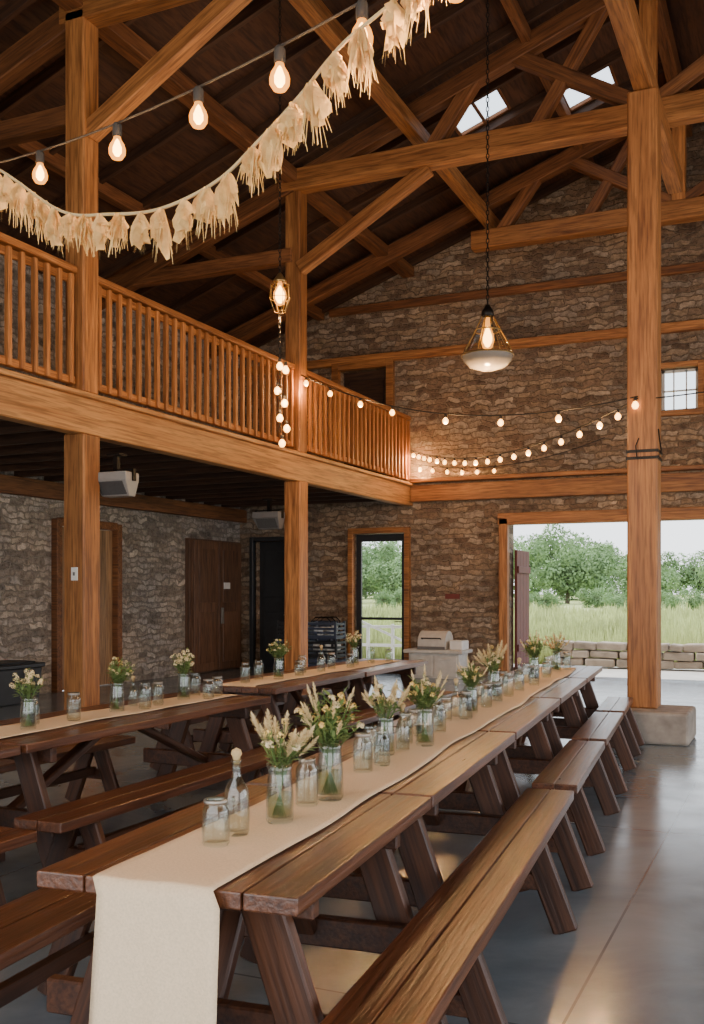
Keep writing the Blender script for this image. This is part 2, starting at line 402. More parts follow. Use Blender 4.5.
# posts
def post(x, y, z0, z1, w, label):
    bm = bmesh.new(); cube(bm, (0, 0, 0), (z1-z0, w, w))
    M = T(x, y, (z0+z1)/2) @ Matrix.Rotation(math.pi/2, 4, 'Y')
    o = finish("timber_post", bm, M_timber, None, M, bevel=.015); meta(o, label, "post"); return o
PY = [3.4, 8.08, 12.77]
for y in PY:
    post(XB, y, 0, 3.08, .26, "square orange-stained timber post carrying the loft beam")
    post(XB, y, 3.49, 7.3, .24, "square orange-stained timber post rising from loft edge to truss")
post(-1.46, 10.6, .32, 6.6, .30, "thick orange timber post standing on a concrete block")
bm = bmesh.new(); cube(bm, (0, 0, .16), (.76, .76, .32))
o = finish("concrete_footing", bm, M_concrete, None, T(-1.36, 10.55, 0), bevel=.03, bseg=2); meta(o, "rough square concrete footing under the timber post", "footing")
# strap on post
e = empty("post_strap", (-1.46, 10.6, 2.86)); meta(e, "black iron strap and hooks wrapped round the timber post", "strap")
bm = bmesh.new()
for z in (0, .07):
    for sx, sy, cx, cy in ((.32, .01, 0, .155), (.32, .01, 0, -.155), (.01, .31, .155, 0), (.01, .31, -.155, 0)):
        cube(bm, (cx, cy, z), (sx, sy, .03))
finish("iron_band", bm, M_iron, e)
vv, ff = tube_data([(.16, -.16, .0), (.19, -.18, .06), (.17, -.17, .2), (.16, -.16, .28)], .008)
tube_data([(-.05, -.165, .0), (-.06, -.18, .12), (-.03, -.165, .2)], .006, 6, vv, ff)
raw("hook", vv, ff, M_iron, e)
# longitudinal plates / purlins
def lon(name, x, z, w, h, mat, y0=YF, y1=YB, lab="long dark timber purlin running under the roof"):
    o = beam(name, (x, y0, z), (x, y1, z), w, h, mat); meta(o, lab, "beam"); return o
lon("eave_plate", XB, 7.4, .22, .18, M_rafter)
lon("post_plate", -1.46, 6.74, .18, .26, M_timber, y1=13.4, lab="orange timber plate beam resting on the tall post")
lon("purlin", -4.75, 7.72, .18, .2, M_timber)
lon("purlin", -3.2, rz(-3.2)-.2, .12, .16, M_rafter)
lon("purlin", -8.4, rz(-8.4)-.14, .14, .18, M_rafter)
lon("ridge_beam", XRIDGE, rz(XRIDGE)-.22, .18, .3, M_rafter, lab="dark ridge beam at the roof apex")
# rafters
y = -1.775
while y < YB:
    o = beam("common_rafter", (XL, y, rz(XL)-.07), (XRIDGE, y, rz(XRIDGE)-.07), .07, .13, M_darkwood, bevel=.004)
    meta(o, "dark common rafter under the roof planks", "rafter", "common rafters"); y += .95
# trusses
def truss(Y, lab, left=XB, aisle=True):
    e = empty("roof_truss", (XRIDGE, Y, 7.2)); meta(e, lab, "roof truss")
    B = lambda n, a, b, w, h, m=M_timber: beam(n, (a[0], Y, a[1]), (b[0], Y, b[1]), w, h, m, e, bevel=.012)
    B("tie_beam", (left-.2, 7.35), (3.2, 7.35), .24, .3)
    B("principal_rafter", (XL, rz(XL)-.28), (XRIDGE, rz(XRIDGE)-.28), .2, .24, M_rafter)
    B("principal_rafter", (XRIDGE, rz(XRIDGE)-.28), (XR, rz(XR)-.28), .2, .24, M_rafter)
    B("king_post", (XRIDGE, 7.4), (XRIDGE, rz(XRIDGE)-.3), .2, .2)
    B("strut", (-4.5, 7.45), (-3.9, rz(-3.9)-.3), .18, .18, M_rafter)
    B("strut", (XRIDGE-.1, 7.5), (-3.4, rz(-3.4)-.3), .16, .18, M_rafter)
    B("strut", (-3.1, 7.45), (-2.2, rz(-2.2)-.3), .14, .16, M_rafter)
    B("strut", (XRIDGE+.1, 7.5), (0, rz(0)-.3), .16, .18, M_rafter)
    if aisle:
        B("brace", (XB+.1, 6.1), (-4.55, 7.2), .16, .18)
        B("aisle_tie", (XL, 6.3), (XB, 6.3), .18, .2, M_rafter)
        B("strut", (XL+.4, 6.4), (XB-.1, 7.25), .14, .16, M_rafter)
    return e
truss(3.4, "orange-brown timber roof truss on the loft posts")
truss(8.08, "orange-brown timber roof truss on the loft posts")
truss(12.7, "orange-brown timber roof truss with long tie beam and brace")
truss(16.1, "brown timber roof truss close to the gable wall", left=-4.8, aisle=False)
# gable wall timber bands
tn = 0
def trim(p1, p2, w, h, mat=M_timber, lab="orange timber band on the brick wall"):
    global tn; tn += 1
    o = beam("trim_%d" % tn, p1, p2, w, h, mat); struct(o, lab); return o
trim((XB+.09, YB-.08, 3.3), (XR, YB-.08, 3.3), .16, .3, M_timber)
trim((XB+.09, YB-.1, 3.53), (XR, YB-.1, 3.53), .2, .07, M_timber)
trim((XL, YB-.04, 5.87), (XR, YB-.04, 5.87), .1, .16, M_timber)
trim((-8.2, YB-.04, 6.82), (XR, YB-.04, 6.82), .1, .14, M_rafter)
trim((-4.8, YB-.04, 7.75), (XR, YB-.04, 7.75), .1, .14, M_rafter)
trim((-4.78, YB-.02, 0), (-4.78, YB-.02, 2.8), .16, .2)
trim((.58, YB-.02, 0), (.58, YB-.02, 2.8), .16, .2)
trim((-4.88, YB-.02, 2.79), (.68, YB-.02, 2.79), .2, .2)
# loft railing
def railing(y0, y1):
    e = empty("loft_railing", (XB, (y0+y1)/2, 3.49)); meta(e, "orange timber balustrade with square upright balusters on the loft edge", "railing", "loft balustrade sections")
    beam("top_rail", (XB, y0, 4.70), (XB, y1, 4.70), .11, .07, M_rail, e)
    beam("middle_rail", (XB, y0, 4.60), (XB, y1, 4.60), .04, .08, M_rail, e)
    beam("bottom_rail", (XB, y0, 3.60), (XB, y1, 3.60), .06, .08, M_rail, e)
    n = int((y1-y0)/.165)
    me = None
    for i in range(n):
        y = y0+(i+.5)*(y1-y0)/n
        if me is None:
            me = beam("baluster", (XB+.035, y, 3.56), (XB+.035, y, 4.64), .05, .05, M_rail, e, bevel=.004)
        else:
            b = me.copy(); C.objects.link(b); b.matrix_basis = Matrix.Translation((0, y-(y0+.5*(y1-y0)/n), 0)) @ me.matrix_basis
    return e
railing(3.53, 7.95); railing(8.21, 12.64); railing(12.9, 17.28)

# ------------------------------------------------------------ doors and windows
def framed(name, x0, x1, z0, z1, w, mat, parent, y=YB-.03, th=.14):
    bm = bmesh.new()
    cube(bm, (x0-w/2, y, (z0+z1+w)/2), (w, th, z1-z0+w)); cube(bm, (x1+w/2, y, (z0+z1+w)/2), (w, th, z1-z0+w))
    cube(bm, ((x0+x1)/2, y, z1+w/2), (x1-x0, th, w))
    if z0 > .1: cube(bm, ((x0+x1)/2, y, z0-w/2), (x1-x0+2*w, th, w))
    return finish(name, bm, mat, parent, parent.matrix_basis.inverted(), bevel=.006)
# glazed door
e = empty("door_1", (-7.18, YB, 0)); struct(e, "glazed door with dark frame in an orange timber surround")
framed("door_frame", -7.7, -6.66, 0, 2.6, .1, M_timber, e)
bm = bmesh.new()
for cx, s in ((-7.64, .1), (-6.72, .1)): cube(bm, (cx, YB+.1, 1.3), (s, .06, 2.58))
for cz, s in ((.12, .24), (2.52, .14), (1.0, .05)): cube(bm, (-7.18, YB+.1, cz), (.84, .055, s))
finish("door_leaf", bm, M_black, e, e.matrix_basis.inverted(), bevel=.004)
bm = bmesh.new(); cube(bm, (-7.18, YB+.1, 1.3), (.84, .008, 2.3)); finish("glass_pane", bm, M_pane, e, e.matrix_basis.inverted())
vv, ff = tube_data([(-6.76, YB+.05, .95), (-6.76, YB, .95), (-6.88, YB, .95)], .012); raw("handle", vv, ff, M_chrome, e, e.matrix_basis.inverted())
# dark doorway (black double door)
e = empty("door_2", (-9.46, YB, 0)); struct(e, "dark painted door leaf standing in a doorway")
framed("door_frame", -9.85, -9.07, 0, 2.5, .08, M_black, e)
bm = bmesh.new(); cube(bm, (-9.46, YB+.2, 1.25), (.78, .05, 2.5)); cube(bm, (-9.46, YB+.165, 1.85), (.56, .03, .9)); cube(bm, (-9.46, YB+.165, .65), (.56, .03, .9))
finish("door_leaf", bm, M_black, e, e.matrix_basis.inverted(), bevel=.006)
vv, ff = tube_data([(-9.14, YB+.18, 1.05), (-9.14, YB+.1, 1.05), (-9.26, YB+.1, 1.05)], .013); raw("handle", vv, ff, M_chrome, e, e.matrix_basis.inverted())
# wooden door on side wall
e = empty("door_3", (XL, 12.57, 0)); struct(e, "brown timber plank door in the stone wall")
bm = bmesh.new()
for cy in (11.85, 13.3): cube(bm, (XL+.03, cy, 1.3), (.16, .12, 2.6))
cube(bm, (XL+.03, 12.575, 2.56), (.16, 1.33, .12)); finish("door_frame", bm, M_rafter, e, e.matrix_basis.inverted(), bevel=.006)
bm = bmesh.new()
for i in range(8): cube(bm, (XL-.02, 11.98+i*.168, 1.25), (.05, .163, 2.48))
finish("door_leaf", bm, M_doorw, e, e.matrix_basis.inverted(), bevel=.004)
bm = bmesh.new(); cube(bm, (XL+.03, 12.1, 1.05), (.05, .04, .16)); cube(bm, (XL+.07, 12.13, 1.08), (.03, .14, .025)); finish("handle", bm, M_iron, e, e.matrix_basis.inverted(), bevel=.003)
# brown double door on the side wall near corner
e = empty("door_4", (XL, 16.25, 0)); struct(e, "tall brown panelled double door")
bm = bmesh.new()
for cy in (15.83, 16.67): 
    cube(bm, (XL+.12, cy, 1.24), (.08, .82, 2.42))
    for cz, h in ((1.8, 1.0), (.65, .95)): cube(bm, (XL+.165, cy, cz), (.02, .56, h))
finish("door_leaf", bm, M_cabw, e, e.matrix_basis.inverted(), bevel=.006)
bm = bmesh.new(); cube(bm, (XL+.04, 16.25, 1.24), (.1, 1.8, 2.48)); finish("door_frame", bm, M_cabw, e, e.matrix_basis.inverted(), bevel=.005)
bm = bmesh.new(); cube(bm, (XL+.185, 16.5, 1.62), (.012, .22, .12)); finish("sign_plate", bm, M_white, e, e.matrix_basis.inverted())
bm = bmesh.new(); cube(bm, (XL+.2, 16.31, 1.05), (.05, .03, .3)); finish("handle", bm, M_chrome, e, e.matrix_basis.inverted())
# loft doorway/window
e = empty("window_3", (-7.5, YB, 4.6)); struct(e, "dark loft window in a broad timber frame")
framed("frame", -8.0, -7.02, 3.5, 5.7, .14, M_timber, e)
bm = bmesh.new(); cube(bm, (-7.51, YB+.2, 4.6), (.98, .05, 2.2)); cube(bm, (-7.51, YB+.15, 5.0), (.7, .05, 1.0)); finish("dark_interior_panel", bm, M_darkwood, e, e.matrix_basis.inverted(), bevel=.01)  # dark board put in for the unlit interior behind the frame
# small bright window
e = empty("window_4", (-1.82, YB, 4.85)); struct(e, "small white muntined window in an orange timber frame")
framed("frame", -2.12, -1.52, 4.5, 5.2, .09, M_timber, e)
bm = bmesh.new()
for x in (-2.09, -1.92, -1.72, -1.55): cube(bm, (x, YB+.12, 4.85), (.022 if x not in (-2.09, -1.55) else .05, .03, .7))
for z in (4.52, 4.85, 5.18): cube(bm, (-1.82, YB+.12, z), (.6, .03, .025 if z == 4.85 else .05))
finish("muntin_grid", bm, M_white, e, e.matrix_basis.inverted())
bm = bmesh.new(); cube(bm, (-1.82, YB+.13, 4.85), (.58, .006, .68)); finish("glass_pane", bm, M_pane, e, e.matrix_basis.inverted())

# ------------------------------------------------------------ wall and post fittings
def speaker(x, y, z, mat, lab):
    e = empty("wall_speaker", (x, y, z)); meta(e, lab, "speaker")
    bm = bmesh.new()
    top = [(-.21, -.13), (.21, -.13), (.19, .12), (-.19, .12)]; bot = [(-.17, -.02), (.17, -.02), (.15, .11), (-.15, .11)]
    a = [bm.verts.new((p[0], p[1], .11)) for p in top]; c = [bm.verts.new((p[0], p[1]+0.0, .03)) for p in top]; b = [bm.verts.new((p[0], p[1], -.13)) for p in bot]
    bm.faces.new(a); bm.faces.new(list(reversed(b)))
    for i in range(4):
        bm.faces.new((a[i], c[i], c[(i+1) % 4], a[(i+1) % 4])); bm.faces.new((c[i], b[i], b[(i+1) % 4], c[(i+1) % 4]))
    finish("cabinet", bm, mat, e, None, bevel=.01, bseg=2)
    bm = bmesh.new(); cube(bm, (0, 0, .2), (.05, .05, .18)); cube(bm, (0, 0, .29), (.16, .12, .02))
    for s in (-1, 1): cube(bm, (s*.215, 0, .08), (.015, .05, .12))
    cube(bm, (0, 0, .135), (.44, .05, .015))
    finish("bracket", bm, M_iron, e)
    bm = bmesh.new(); cube(bm, (0, -.078, -.05), (.31, .01, .15), Matrix.Rotation(.6, 3, 'X')); finish("grille", bm, M_grille, e, None)
speaker(-6.36+.02, 8.3, 2.6, M_lgrey, "pale grey wedge speaker hung under the loft beam by a post")
speaker(-6.86, 12.45, 2.52, M_grey, "dark grey wedge speaker hung under the loft beam by a post")
e = empty("light_switch", (XB, 7.945, 1.68)); meta(e, "small white switch plate fixed to the timber post", "switch")
bm = bmesh.new(); cube(bm, (.02, -.003, 0), (.08, .012, .13)); finish("plate", bm, M_white, e, bevel=.003)
bm = bmesh.new(); cube(bm, (.02, -.012, 0), (.02, .012, .035)); finish("rocker", bm, M_grey, e)
e = empty("wall_sign", (-5.75, YB-.01, 1.42)); meta(e, "small dark red plate sign on the brick wall", "sign")
boxo("plate", (-5.75, YB-.012, 1.42), (.28, .02, .09), plain("dark_red", (.16, .03, .02), .5), e)

# ------------------------------------------------------------ picnic tables and benches
def make_table(L, W=.79, H=.765):
    e = empty("picnic_table", (0, 0, 0))
    bm = bmesh.new(); nb = 5; bw = W/nb
    for i in range(nb): cube(bm, (0, -W/2+(i+.5)*bw, H-.0225), (L, bw-.005, .045))
    finish("tabletop", bm, M_table, e, bevel=.005, bseg=2)
    for sx in (-1, 1):
        x = sx*(L/2-.2)
        for sy in (-1, 1):
            R, c, LL = frame((x, sy*.18, H-.05), (x, sy*.43, 0))
            bm = bmesh.new(); cube(bm, (0, 0, 0), (LL, .05, .12))
            finish("leg", bm, M_leg, e, Matrix.Translation(c) @ R.to_4x4(), bevel=.006)
        bm = bmesh.new(); cube(bm, (x+sx*-.05, 0, .33), (.045, 1.02, .1)); finish("cross_beam", bm, M_leg, e, bevel=.006)
        bm = bmesh.new(); cube(bm, (x+sx*-.05, 0, H-.09), (.045, W-.1, .08)); finish("top_batten", bm, M_leg, e, bevel=.006)
        beam("diagonal_brace", (x+sx*-.07, 0, .33), (sx*.1, 0, H-.06), .07, .045, M_leg, e)
    return e
def make_bench(L, W=.27, H=.45, frames=None):
    e = empty("bench", (0, 0, 0))
    bm = bmesh.new()
    for s in (-1, 1): cube(bm, (0, s*W/4, H-.025), (L, W/2-.002, .05))
    finish("seat", bm, M_table, e, bevel=.006, bseg=2)
    if frames is None: frames = [-L/2+.3, L/2-.3]
    for x in frames:
        for sy in (-1, 1):
            beam("leg", (x, sy*.05, H-.05), (x, sy*.2, .01), .045, .11, M_leg, e, up=Vector((0, 1, 0)))
        bm = bmesh.new(); cube(bm, (x, 0, .22), (.04, .24, .07)); finish("cross_beam", bm, M_leg, e, bevel=.004)
    if len(frames) > 1:
        bm = bmesh.new(); cube(bm, ((frames[0]+frames[-1])/2, 0, .24), (frames[-1]-frames[0], .04, .06)); finish("stretcher", bm, M_leg, e, bevel=.004)
    return e
ANG = math.radians(4.94); RA = math.pi/2+ANG
def rowA(y, lat=0): return (-1.468-.0864*(y-2.08)+lat*math.cos(ANG), y+lat*math.sin(ANG))
for i, (a, b) in enumerate([(2.10, 3.36), (3.385, 5.08), (5.12, 6.85), (6.9, 8.55), (8.6, 10.0)]):
    t = make_table((b-a)/math.cos(ANG), .75); x, y = rowA((a+b)/2, 0); t.location = (x, y, 0); t.rotation_euler = (0, 0, RA)
    meta(t, "dark varnished picnic table with cream runner across its top" if i else "dark varnished picnic table with linen runner draped over its end", "table", "row of tables under the long runner")
for i, (a, b, fr) in enumerate([(1.5, 5.25, [-1.6, -.45, .95, 1.62]), (5.4, 7.08, None), (7.2, 8.85, None), (8.98, 10.2, None)]):
    L = (b-a)/math.cos(ANG); t = make_bench(L, .25, .45, fr); x, y = rowA((a+b)/2, .53); t.location = (x, y, 0); t.rotation_euler = (0, 0, RA)
    meta(t, "long worn brown wooden bench with splayed legs beside a table" if i == 0 else "worn brown wooden bench with splayed legs beside a table", "bench", "benches along the runner table")
for i, (a, b) in enumerate([(1.3, 3.3), (3.5, 5.2), (5.4, 7.05), (7.2, 8.8)]):
    L = (b-a); t = make_bench(L, .3, .45); x, y = rowA((a+b)/2, -.78); t.location = (x, y, 0); t.rotation_euler = (0, 0, RA)
    meta(t, "worn brown wooden bench tucked beside a table", "bench", "benches along the runner table")
for (a, b, xc) in [(1.5, 3.72, -3.79), (3.76, 6.2, -3.79), (6.7, 8.4, -4.02), (8.44, 10.1, -4.02)]:
    t = make_table(b-a, .78); t.location = (xc, (a+b)/2, 0); t.rotation_euler = (0, 0, math.pi/2)
    meta(t, "dark varnished picnic table near the loft posts with a runner", "table", "row of tables near the loft")
for (a, b, xc) in [(1.4, 3.45, -3.20), (3.6, 6.0, -3.20), (6.8, 8.4, -3.42), (8.5, 10.1, -3.42), (3.7, 6.0, -4.55), (6.7, 8.4, -4.75), (8.5, 10.1, -4.75)]:
    t = make_bench(b-a, .28); t.location = (xc, (a+b)/2, 0); t.rotation_euler = (0, 0, math.pi/2)
    meta(t, "worn brown wooden bench with splayed legs near the loft", "bench", "benches near the loft")

# runners
def runner(name, fpos, y0, y1, w, drop, lab, H=.768):
    v = []; f = []; nx = 12; pts = []
    nd = 14
    for i in range(nd+1): pts.append((y0-.012-.03*(1-i/nd), H-drop*(1-i/nd), 1-i/nd))
    n = int((y1-y0)/.08)
    for i in range(n+1): pts.append((y0+.01+(y1-y0)*i/n, H+.002, 0))
    for j, (y, z, d) in enumerate(pts):
        for i in range(nx+1):
            u = i/nx-.5
            fold = d*.030*math.sin(u*15+1)*min(1, d*3)
            wob = .010*math.sin(y*2.3)+.008*math.sin(y*5.1+u)
            x, yy = fpos(y-abs(fold)*1.0-fold*.3, u*(w+.03*d)+(wob if d == 0 else 0))
            v.append((x, yy, z+(.002*math.sin(y*9+u*8)+.002 if d == 0 else 0)))
    for j in range(len(pts)-1):
        for i in range(nx):
            a = j*(nx+1)+i; f.append((a, a+1, a+nx+2, a+nx+1))
    o = raw(name, v, f, M_linen, smooth=True)
    s = o.modifiers.new("s", 'SOLIDIFY'); s.thickness = .002; s.offset = 1
    return meta(o, lab, "table runner")
runner("table_runner", lambda y, l: rowA(y, l+.005), 2.09, 9.6, .345, .55, "long cream linen runner draped over the end of the tables")
runner("table_runner", lambda y, l: (-3.79+l, y), 1.6, 6.1, .32, .01, "cream linen runner along the table tops near the loft")
runner("table_runner", lambda y, l: (-4.02+l, y), 6.8, 9.9, .32, .01, "cream linen runner along the table tops beside the second loft post")

# ------------------------------------------------------------ glassware and flowers
def jar_prof(r, h, neck, t=.003):
    o = [(0, 0), (r*.85, 0), (r, .01), (r, h*.72), (r*.97, h*.78), (neck, h*.86), (neck, h*.9), (neck+.003, h*.915), (neck, h*.93), (neck+.003, h*.95), (neck, h*.965), (neck+.002, h)]
    inn = [(neck-t, h), (neck-t, h*.86), (r-t, h*.77), (r-t, .014), (0, .008)]
    return o+inn
P = {}
def proto_jar(name, r, h, neck, lab, band=True):
    e = empty(name, (0, 0, -50)); meta(e, lab, "glass jar")
    lathe("glass_body", jar_prof(r, h, neck), M_glass, e)
    if band: lathe("screw_band", [(neck+.001, h*.90), (neck+.004, h*.90), (neck+.004, h*.98), (neck+.001, h*.98)], M_chrome, e)
    return e
def proto_bottle():
    e = empty("glass_bottle", (0, 0, -50)); meta(e, "narrow-necked clear glass bottle with a stopper", "bottle")
    o = [(0, 0), (.034, 0), (.037, .01), (.037, .11), (.031, .135), (.016, .16), (.012, .175), (.012, .2), (.016, .205), (.016, .213)]
    i = [(.012, .213), (.009, .175), (.013, .16), (.028, .133), (.034, .108), (.034, .013), (0, .008)]
    lathe("glass_body", o+i, M_glass, e)
    lathe("stopper", [(0, .2), (.009, .2), (.011, .22), (.016, .228), (.013, .24), (0, .247)], M_rope, e)
    return e
def proto_vase(r, h):
    e = empty("glass_vase", (0, 0, -50)); meta(e, "clear cylindrical glass vase holding flower stems", "vase")
    o = [(0, 0), (r*.9, 0), (r, .012), (r*.98, h*.5), (r*.86, h*.82), (r*.82, h*.88), (r*.98, h)]
    i = [(r*.98-.003, h), (r*.82-.003, h*.88), (r*.86-.003, h*.82), (r*.97-.003, h*.5), (r-.004, .018), (0, .014)]
    lathe("glass_body", o+i, M_glass, e)
    lathe("water", [(0, .02), (r-.007, .02), (r*.97-.006, h*.5), (0, h*.5)], M_water, e)
    return e
P['jar'] = proto_jar("mason_jar", .04, .135, .031, "clear glass mason jar with a metal screw band")
P['tall'] = proto_jar("mason_jar", .039, .165, .029, "tall clear glass mason jar", False)
P['lid'] = proto_jar("mason_jar", .039, .16, .029, "tall clear glass mason jar with a metal screw band", True)
P['bottle'] = proto_bottle()
P['vase'] = proto_vase(.044, .185)
def petal_ball(c, r, n, size, v, f):
    for _ in range(n):
        d = Vector((random.gauss(0, 1), random.gauss(0, 1), random.gauss(0, 1))).normalized()
        if d.z < -.5: d.z *= -1
        p = c+d*r*random.uniform(.75, 1.05)
        a = d.cross(Vector((random.random(), random.random(), .3))).normalized(); b = d.cross(a)
        s = size*random.uniform(.7, 1.3); q = len(v)
        v.extend([p-a*s*.5, p+b*s*.5+d*s*.3, p+a*s*.5+d*s*.5, p-b*s*.5+d*s*.2]); f.append((q, q+1, q+2, q+3))
def plume(c, d, L, w, n, v, f):
    for _ in range(n):
        t = random.random(); ww = w*math.sin(math.pi*min(1, t*.9+.1))
        s = Vector((random.gauss(0, 1), random.gauss(0, 1), random.gauss(0, .4))).normalized()
        p = c+d*L*t
        tip = p+s*ww*random.uniform(.6, 1.1)+d*L*.14
        a = d.cross(s).normalized()*.0024; q = len(v)
        v.extend([p-a, p+a, tip]); f.append((q, q+1, q+2))
def proto_bouquet(kind, vh=.185, spread=.09, hgt=.15):
    names = {'cream': "cream pampas and white blossoms with green stems in a vase", 'green': "pale yellow and cream wildflowers with green foliage in a vase",
             'white': "bunch of small white blossoms in a glass vase", 'orange': "short orange and cream flowers in a jar", 'airy': "airy green and cream dried sprigs in a vase"}
    e = empty("flower_bouquet", (0, 0, -50)); meta(e, names[kind], "flowers")
    sv, sf, bv, bf, lv, lf, yv, yf = [], [], [], [], [], [], [], []
    ns = {'cream': 26, 'green': 34, 'white': 30, 'orange': 9, 'airy': 28}[kind]
    for i in range(ns):
        a = random.uniform(0, 6.283); rr = spread*math.sqrt(random.random())
        z = vh+hgt*random.uniform(.35, 1)*(1-.35*(rr/spread)**2)
        tip = Vector((rr*math.cos(a), rr*math.sin(a), z))
        nk = Vector((tip.x*.28, tip.y*.28, vh*.9)); b = Vector((-tip.x*.25, -tip.y*.25, .02))
        pts = [b, b.lerp(nk, .5), nk, nk.lerp(tip, .5)+Vector((0, 0, .01)), tip]
        tube_data(pts, .0016, 4, sv, sf)
        d = (tip-nk).normalized()
        r = random.random()
        if kind == 'cream':
            if r < .55: plume(tip-d*.03, d, .08, .022, 220, bv, bf)
            elif r < .85: petal_ball(tip, .012, 40, .008, bv, bf)
            else: petal_ball(tip, .010, 26, .007, yv, yf)
        elif kind == 'green':
            if r < .3: petal_ball(tip, .010, 34, .008, yv, yf)
            elif r < .5: petal_ball(tip, .011, 36, .008, bv, bf)
            elif r < .8: plume(tip-d*.02, d, .075, .013, 120, bv, bf)
        elif kind == 'white':
            petal_ball(tip, .011, 36, .007, bv, bf)
        elif kind == 'orange':
            if r < .5: petal_ball(tip, .016, 45, .013, yv, yf)
            else: petal_ball(tip, .014, 40, .012, bv, bf)
        else:
            if r < .5: petal_ball(tip, .010, 26, .007, bv, bf)
            elif r < .7: petal_ball(tip, .009, 22, .007, yv, yf)
        nl = {'cream': 5, 'green': 12, 'white': 5, 'orange': 3, 'airy': 12}[kind]
        for _ in range(nl):
            t = random.uniform(.1, 1.0); p = nk.lerp(tip, t)
            s = Vector((random.gauss(0, 1), random.gauss(0, 1), random.uniform(.1, 1.2))).normalized()
            L = random.uniform(.025, .06); w = s.cross(Vector((0, 0, 1))).normalized()*L*.16; q = len(lv)
            lv.extend([p, p+s*L*.5+w, p+s*L-Vector((0, 0, L*.15)), p+s*L*.5-w]); lf.append((q, q+1, q+2, q+3))
    raw("stems", sv, sf, M_stem, e)
    raw("leaves", lv, lf, M_leafm, e)
    if bf: raw("blossoms", bv, bf, M_cream, e)
    if yf: raw("coloured_blossoms", yv, yf, M_orange if kind == 'orange' else M_yellow, e)
    return e
B = {'cream': proto_bouquet('cream', .185, .1, .14), 'green': proto_bouquet('green'), 'white': proto_bouquet('white'),
     'orange': proto_bouquet('orange', .135, .05, .07), 'airy': proto_bouquet('airy', .185, .1, .15),
     'cream2': proto_bouquet('cream'), 'green2': proto_bouquet('green', .185, .11, .18)}
TH = .7735
def put(kind, x, y, flow=None, s=1, rot=None, grp="jars and vases on the tables"):
    r = random.uniform(0, 6.28) if rot is None else rot
    M = Matrix.Translation((x, y, TH)) @ Matrix.Rotation(r, 4, 'Z') @ Matrix.Scale(s, 4)
    o = copy_thing(P[kind], M); o["group"] = grp
    if flow:
        b = copy_thing(B[flow], Matrix.Translation((x, y, TH+.002)) @ Matrix.Rotation(random.uniform(0, 6.28), 4, 'Z') @ Matrix.Scale(s, 4)); b["group"] = "bouquets on the tables"
A_items = [('jar', -1.53, 2.46, None, 1), ('bottle', -1.545, 2.60, None, 1.05), ('vase', -1.50, 2.79, 'cream', 1), ('tall', -1.53, 3.04, None, 1),
 ('vase', -1.505, 3.17, 'green2', 1.08), ('lid', -1.61, 3.70, None, 1), ('tall', -1.68, 3.94, None, .95), ('tall', -1.60, 3.88, None, .9), ('vase', -1.69, 4.14, 'cream2', .95), ('lid', -1.72, 4.46, None, .95),
 ('bottle', -1.66, 4.27, None, .9), ('vase', -1.62, 4.46, 'green', 1.0), ('jar', -1.78, 4.75, None, 1), ('tall', -1.70, 4.9, None, .9), ('tall', -1.78, 5.08, None, 1), ('jar', -1.83, 5.37, None, 1), ('lid', -1.75, 5.5, None, 1), ('tall', -1.87, 5.95, None, 1), ('vase', -1.80, 5.77, 'green', .9),
 ('bottle', -1.84, 5.6, None, .9), ('tall', -1.90, 6.24, None, 1), ('lid', -1.81, 6.12, None, .95), ('vase', -1.90, 6.6, 'cream', 1.1), ('jar', -1.83, 6.42, None, 1), ('tall', -1.86, 6.82, None, 1), ('lid', -1.95, 7.0, None, 1), ('bottle', -1.88, 7.2, None, 1), ('jar', -1.95, 7.45, None, 1), ('tall', -1.98, 7.8, None, 1), ('lid', -1.88, 7.65, None, 1),
 ('vase', -1.99, 8.08, 'green', 1.1), ('jar', -1.95, 8.35, None, 1), ('tall', -2.02, 8.7, None, 1), ('vase', -2.03, 9.1, 'cream2', 1), ('lid', -2.0, 9.4, None, 1)]
for it in A_items: put(*it)
B_items = [('jar', -3.72, 3.72, 'orange', .95), ('vase', -3.72, 4.12, 'white', .95), ('tall', -3.83, 4.28, None, .9), ('lid', -3.75, 4.52, None, 1), ('vase', -3.78, 4.95, 'airy', 1.0), ('bottle', -3.86, 5.22, None, .8),
 ('tall', -3.72, 5.15, None, 1), ('lid', -3.77, 5.36, None, .95), ('vase', -3.8, 5.7, 'white', 1), ('jar', -3.68, 5.82, None, 1), ('tall', -3.86, 5.93, None, 1), ('jar', -3.74, 6.03, None, 1),
 ('tall', -4.05, 6.95, None, 1), ('vase', -3.98, 7.38, 'airy', 1), ('tall', -4.09, 7.24, None, 1), ('jar', -3.95, 7.7, None, 1), ('tall', -4.05, 7.95, None, 1), ('bottle', -3.98, 8.2, None, 1), ('lid', -4.02, 8.5, None, 1), ('jar', -3.96, 8.8, None, 1),
 ('vase', -4.05, 9.1, 'white', 1), ('tall', -4.0, 9.4, None, 1), ('jar', -3.9, 9.65, None, 1)]
for it in B_items: put(*it)
for d in (P, B):
    for root in list(d.values()):
        for ch in list(root.children): bpy.data.objects.remove(ch)
        bpy.data.objects.remove(root)

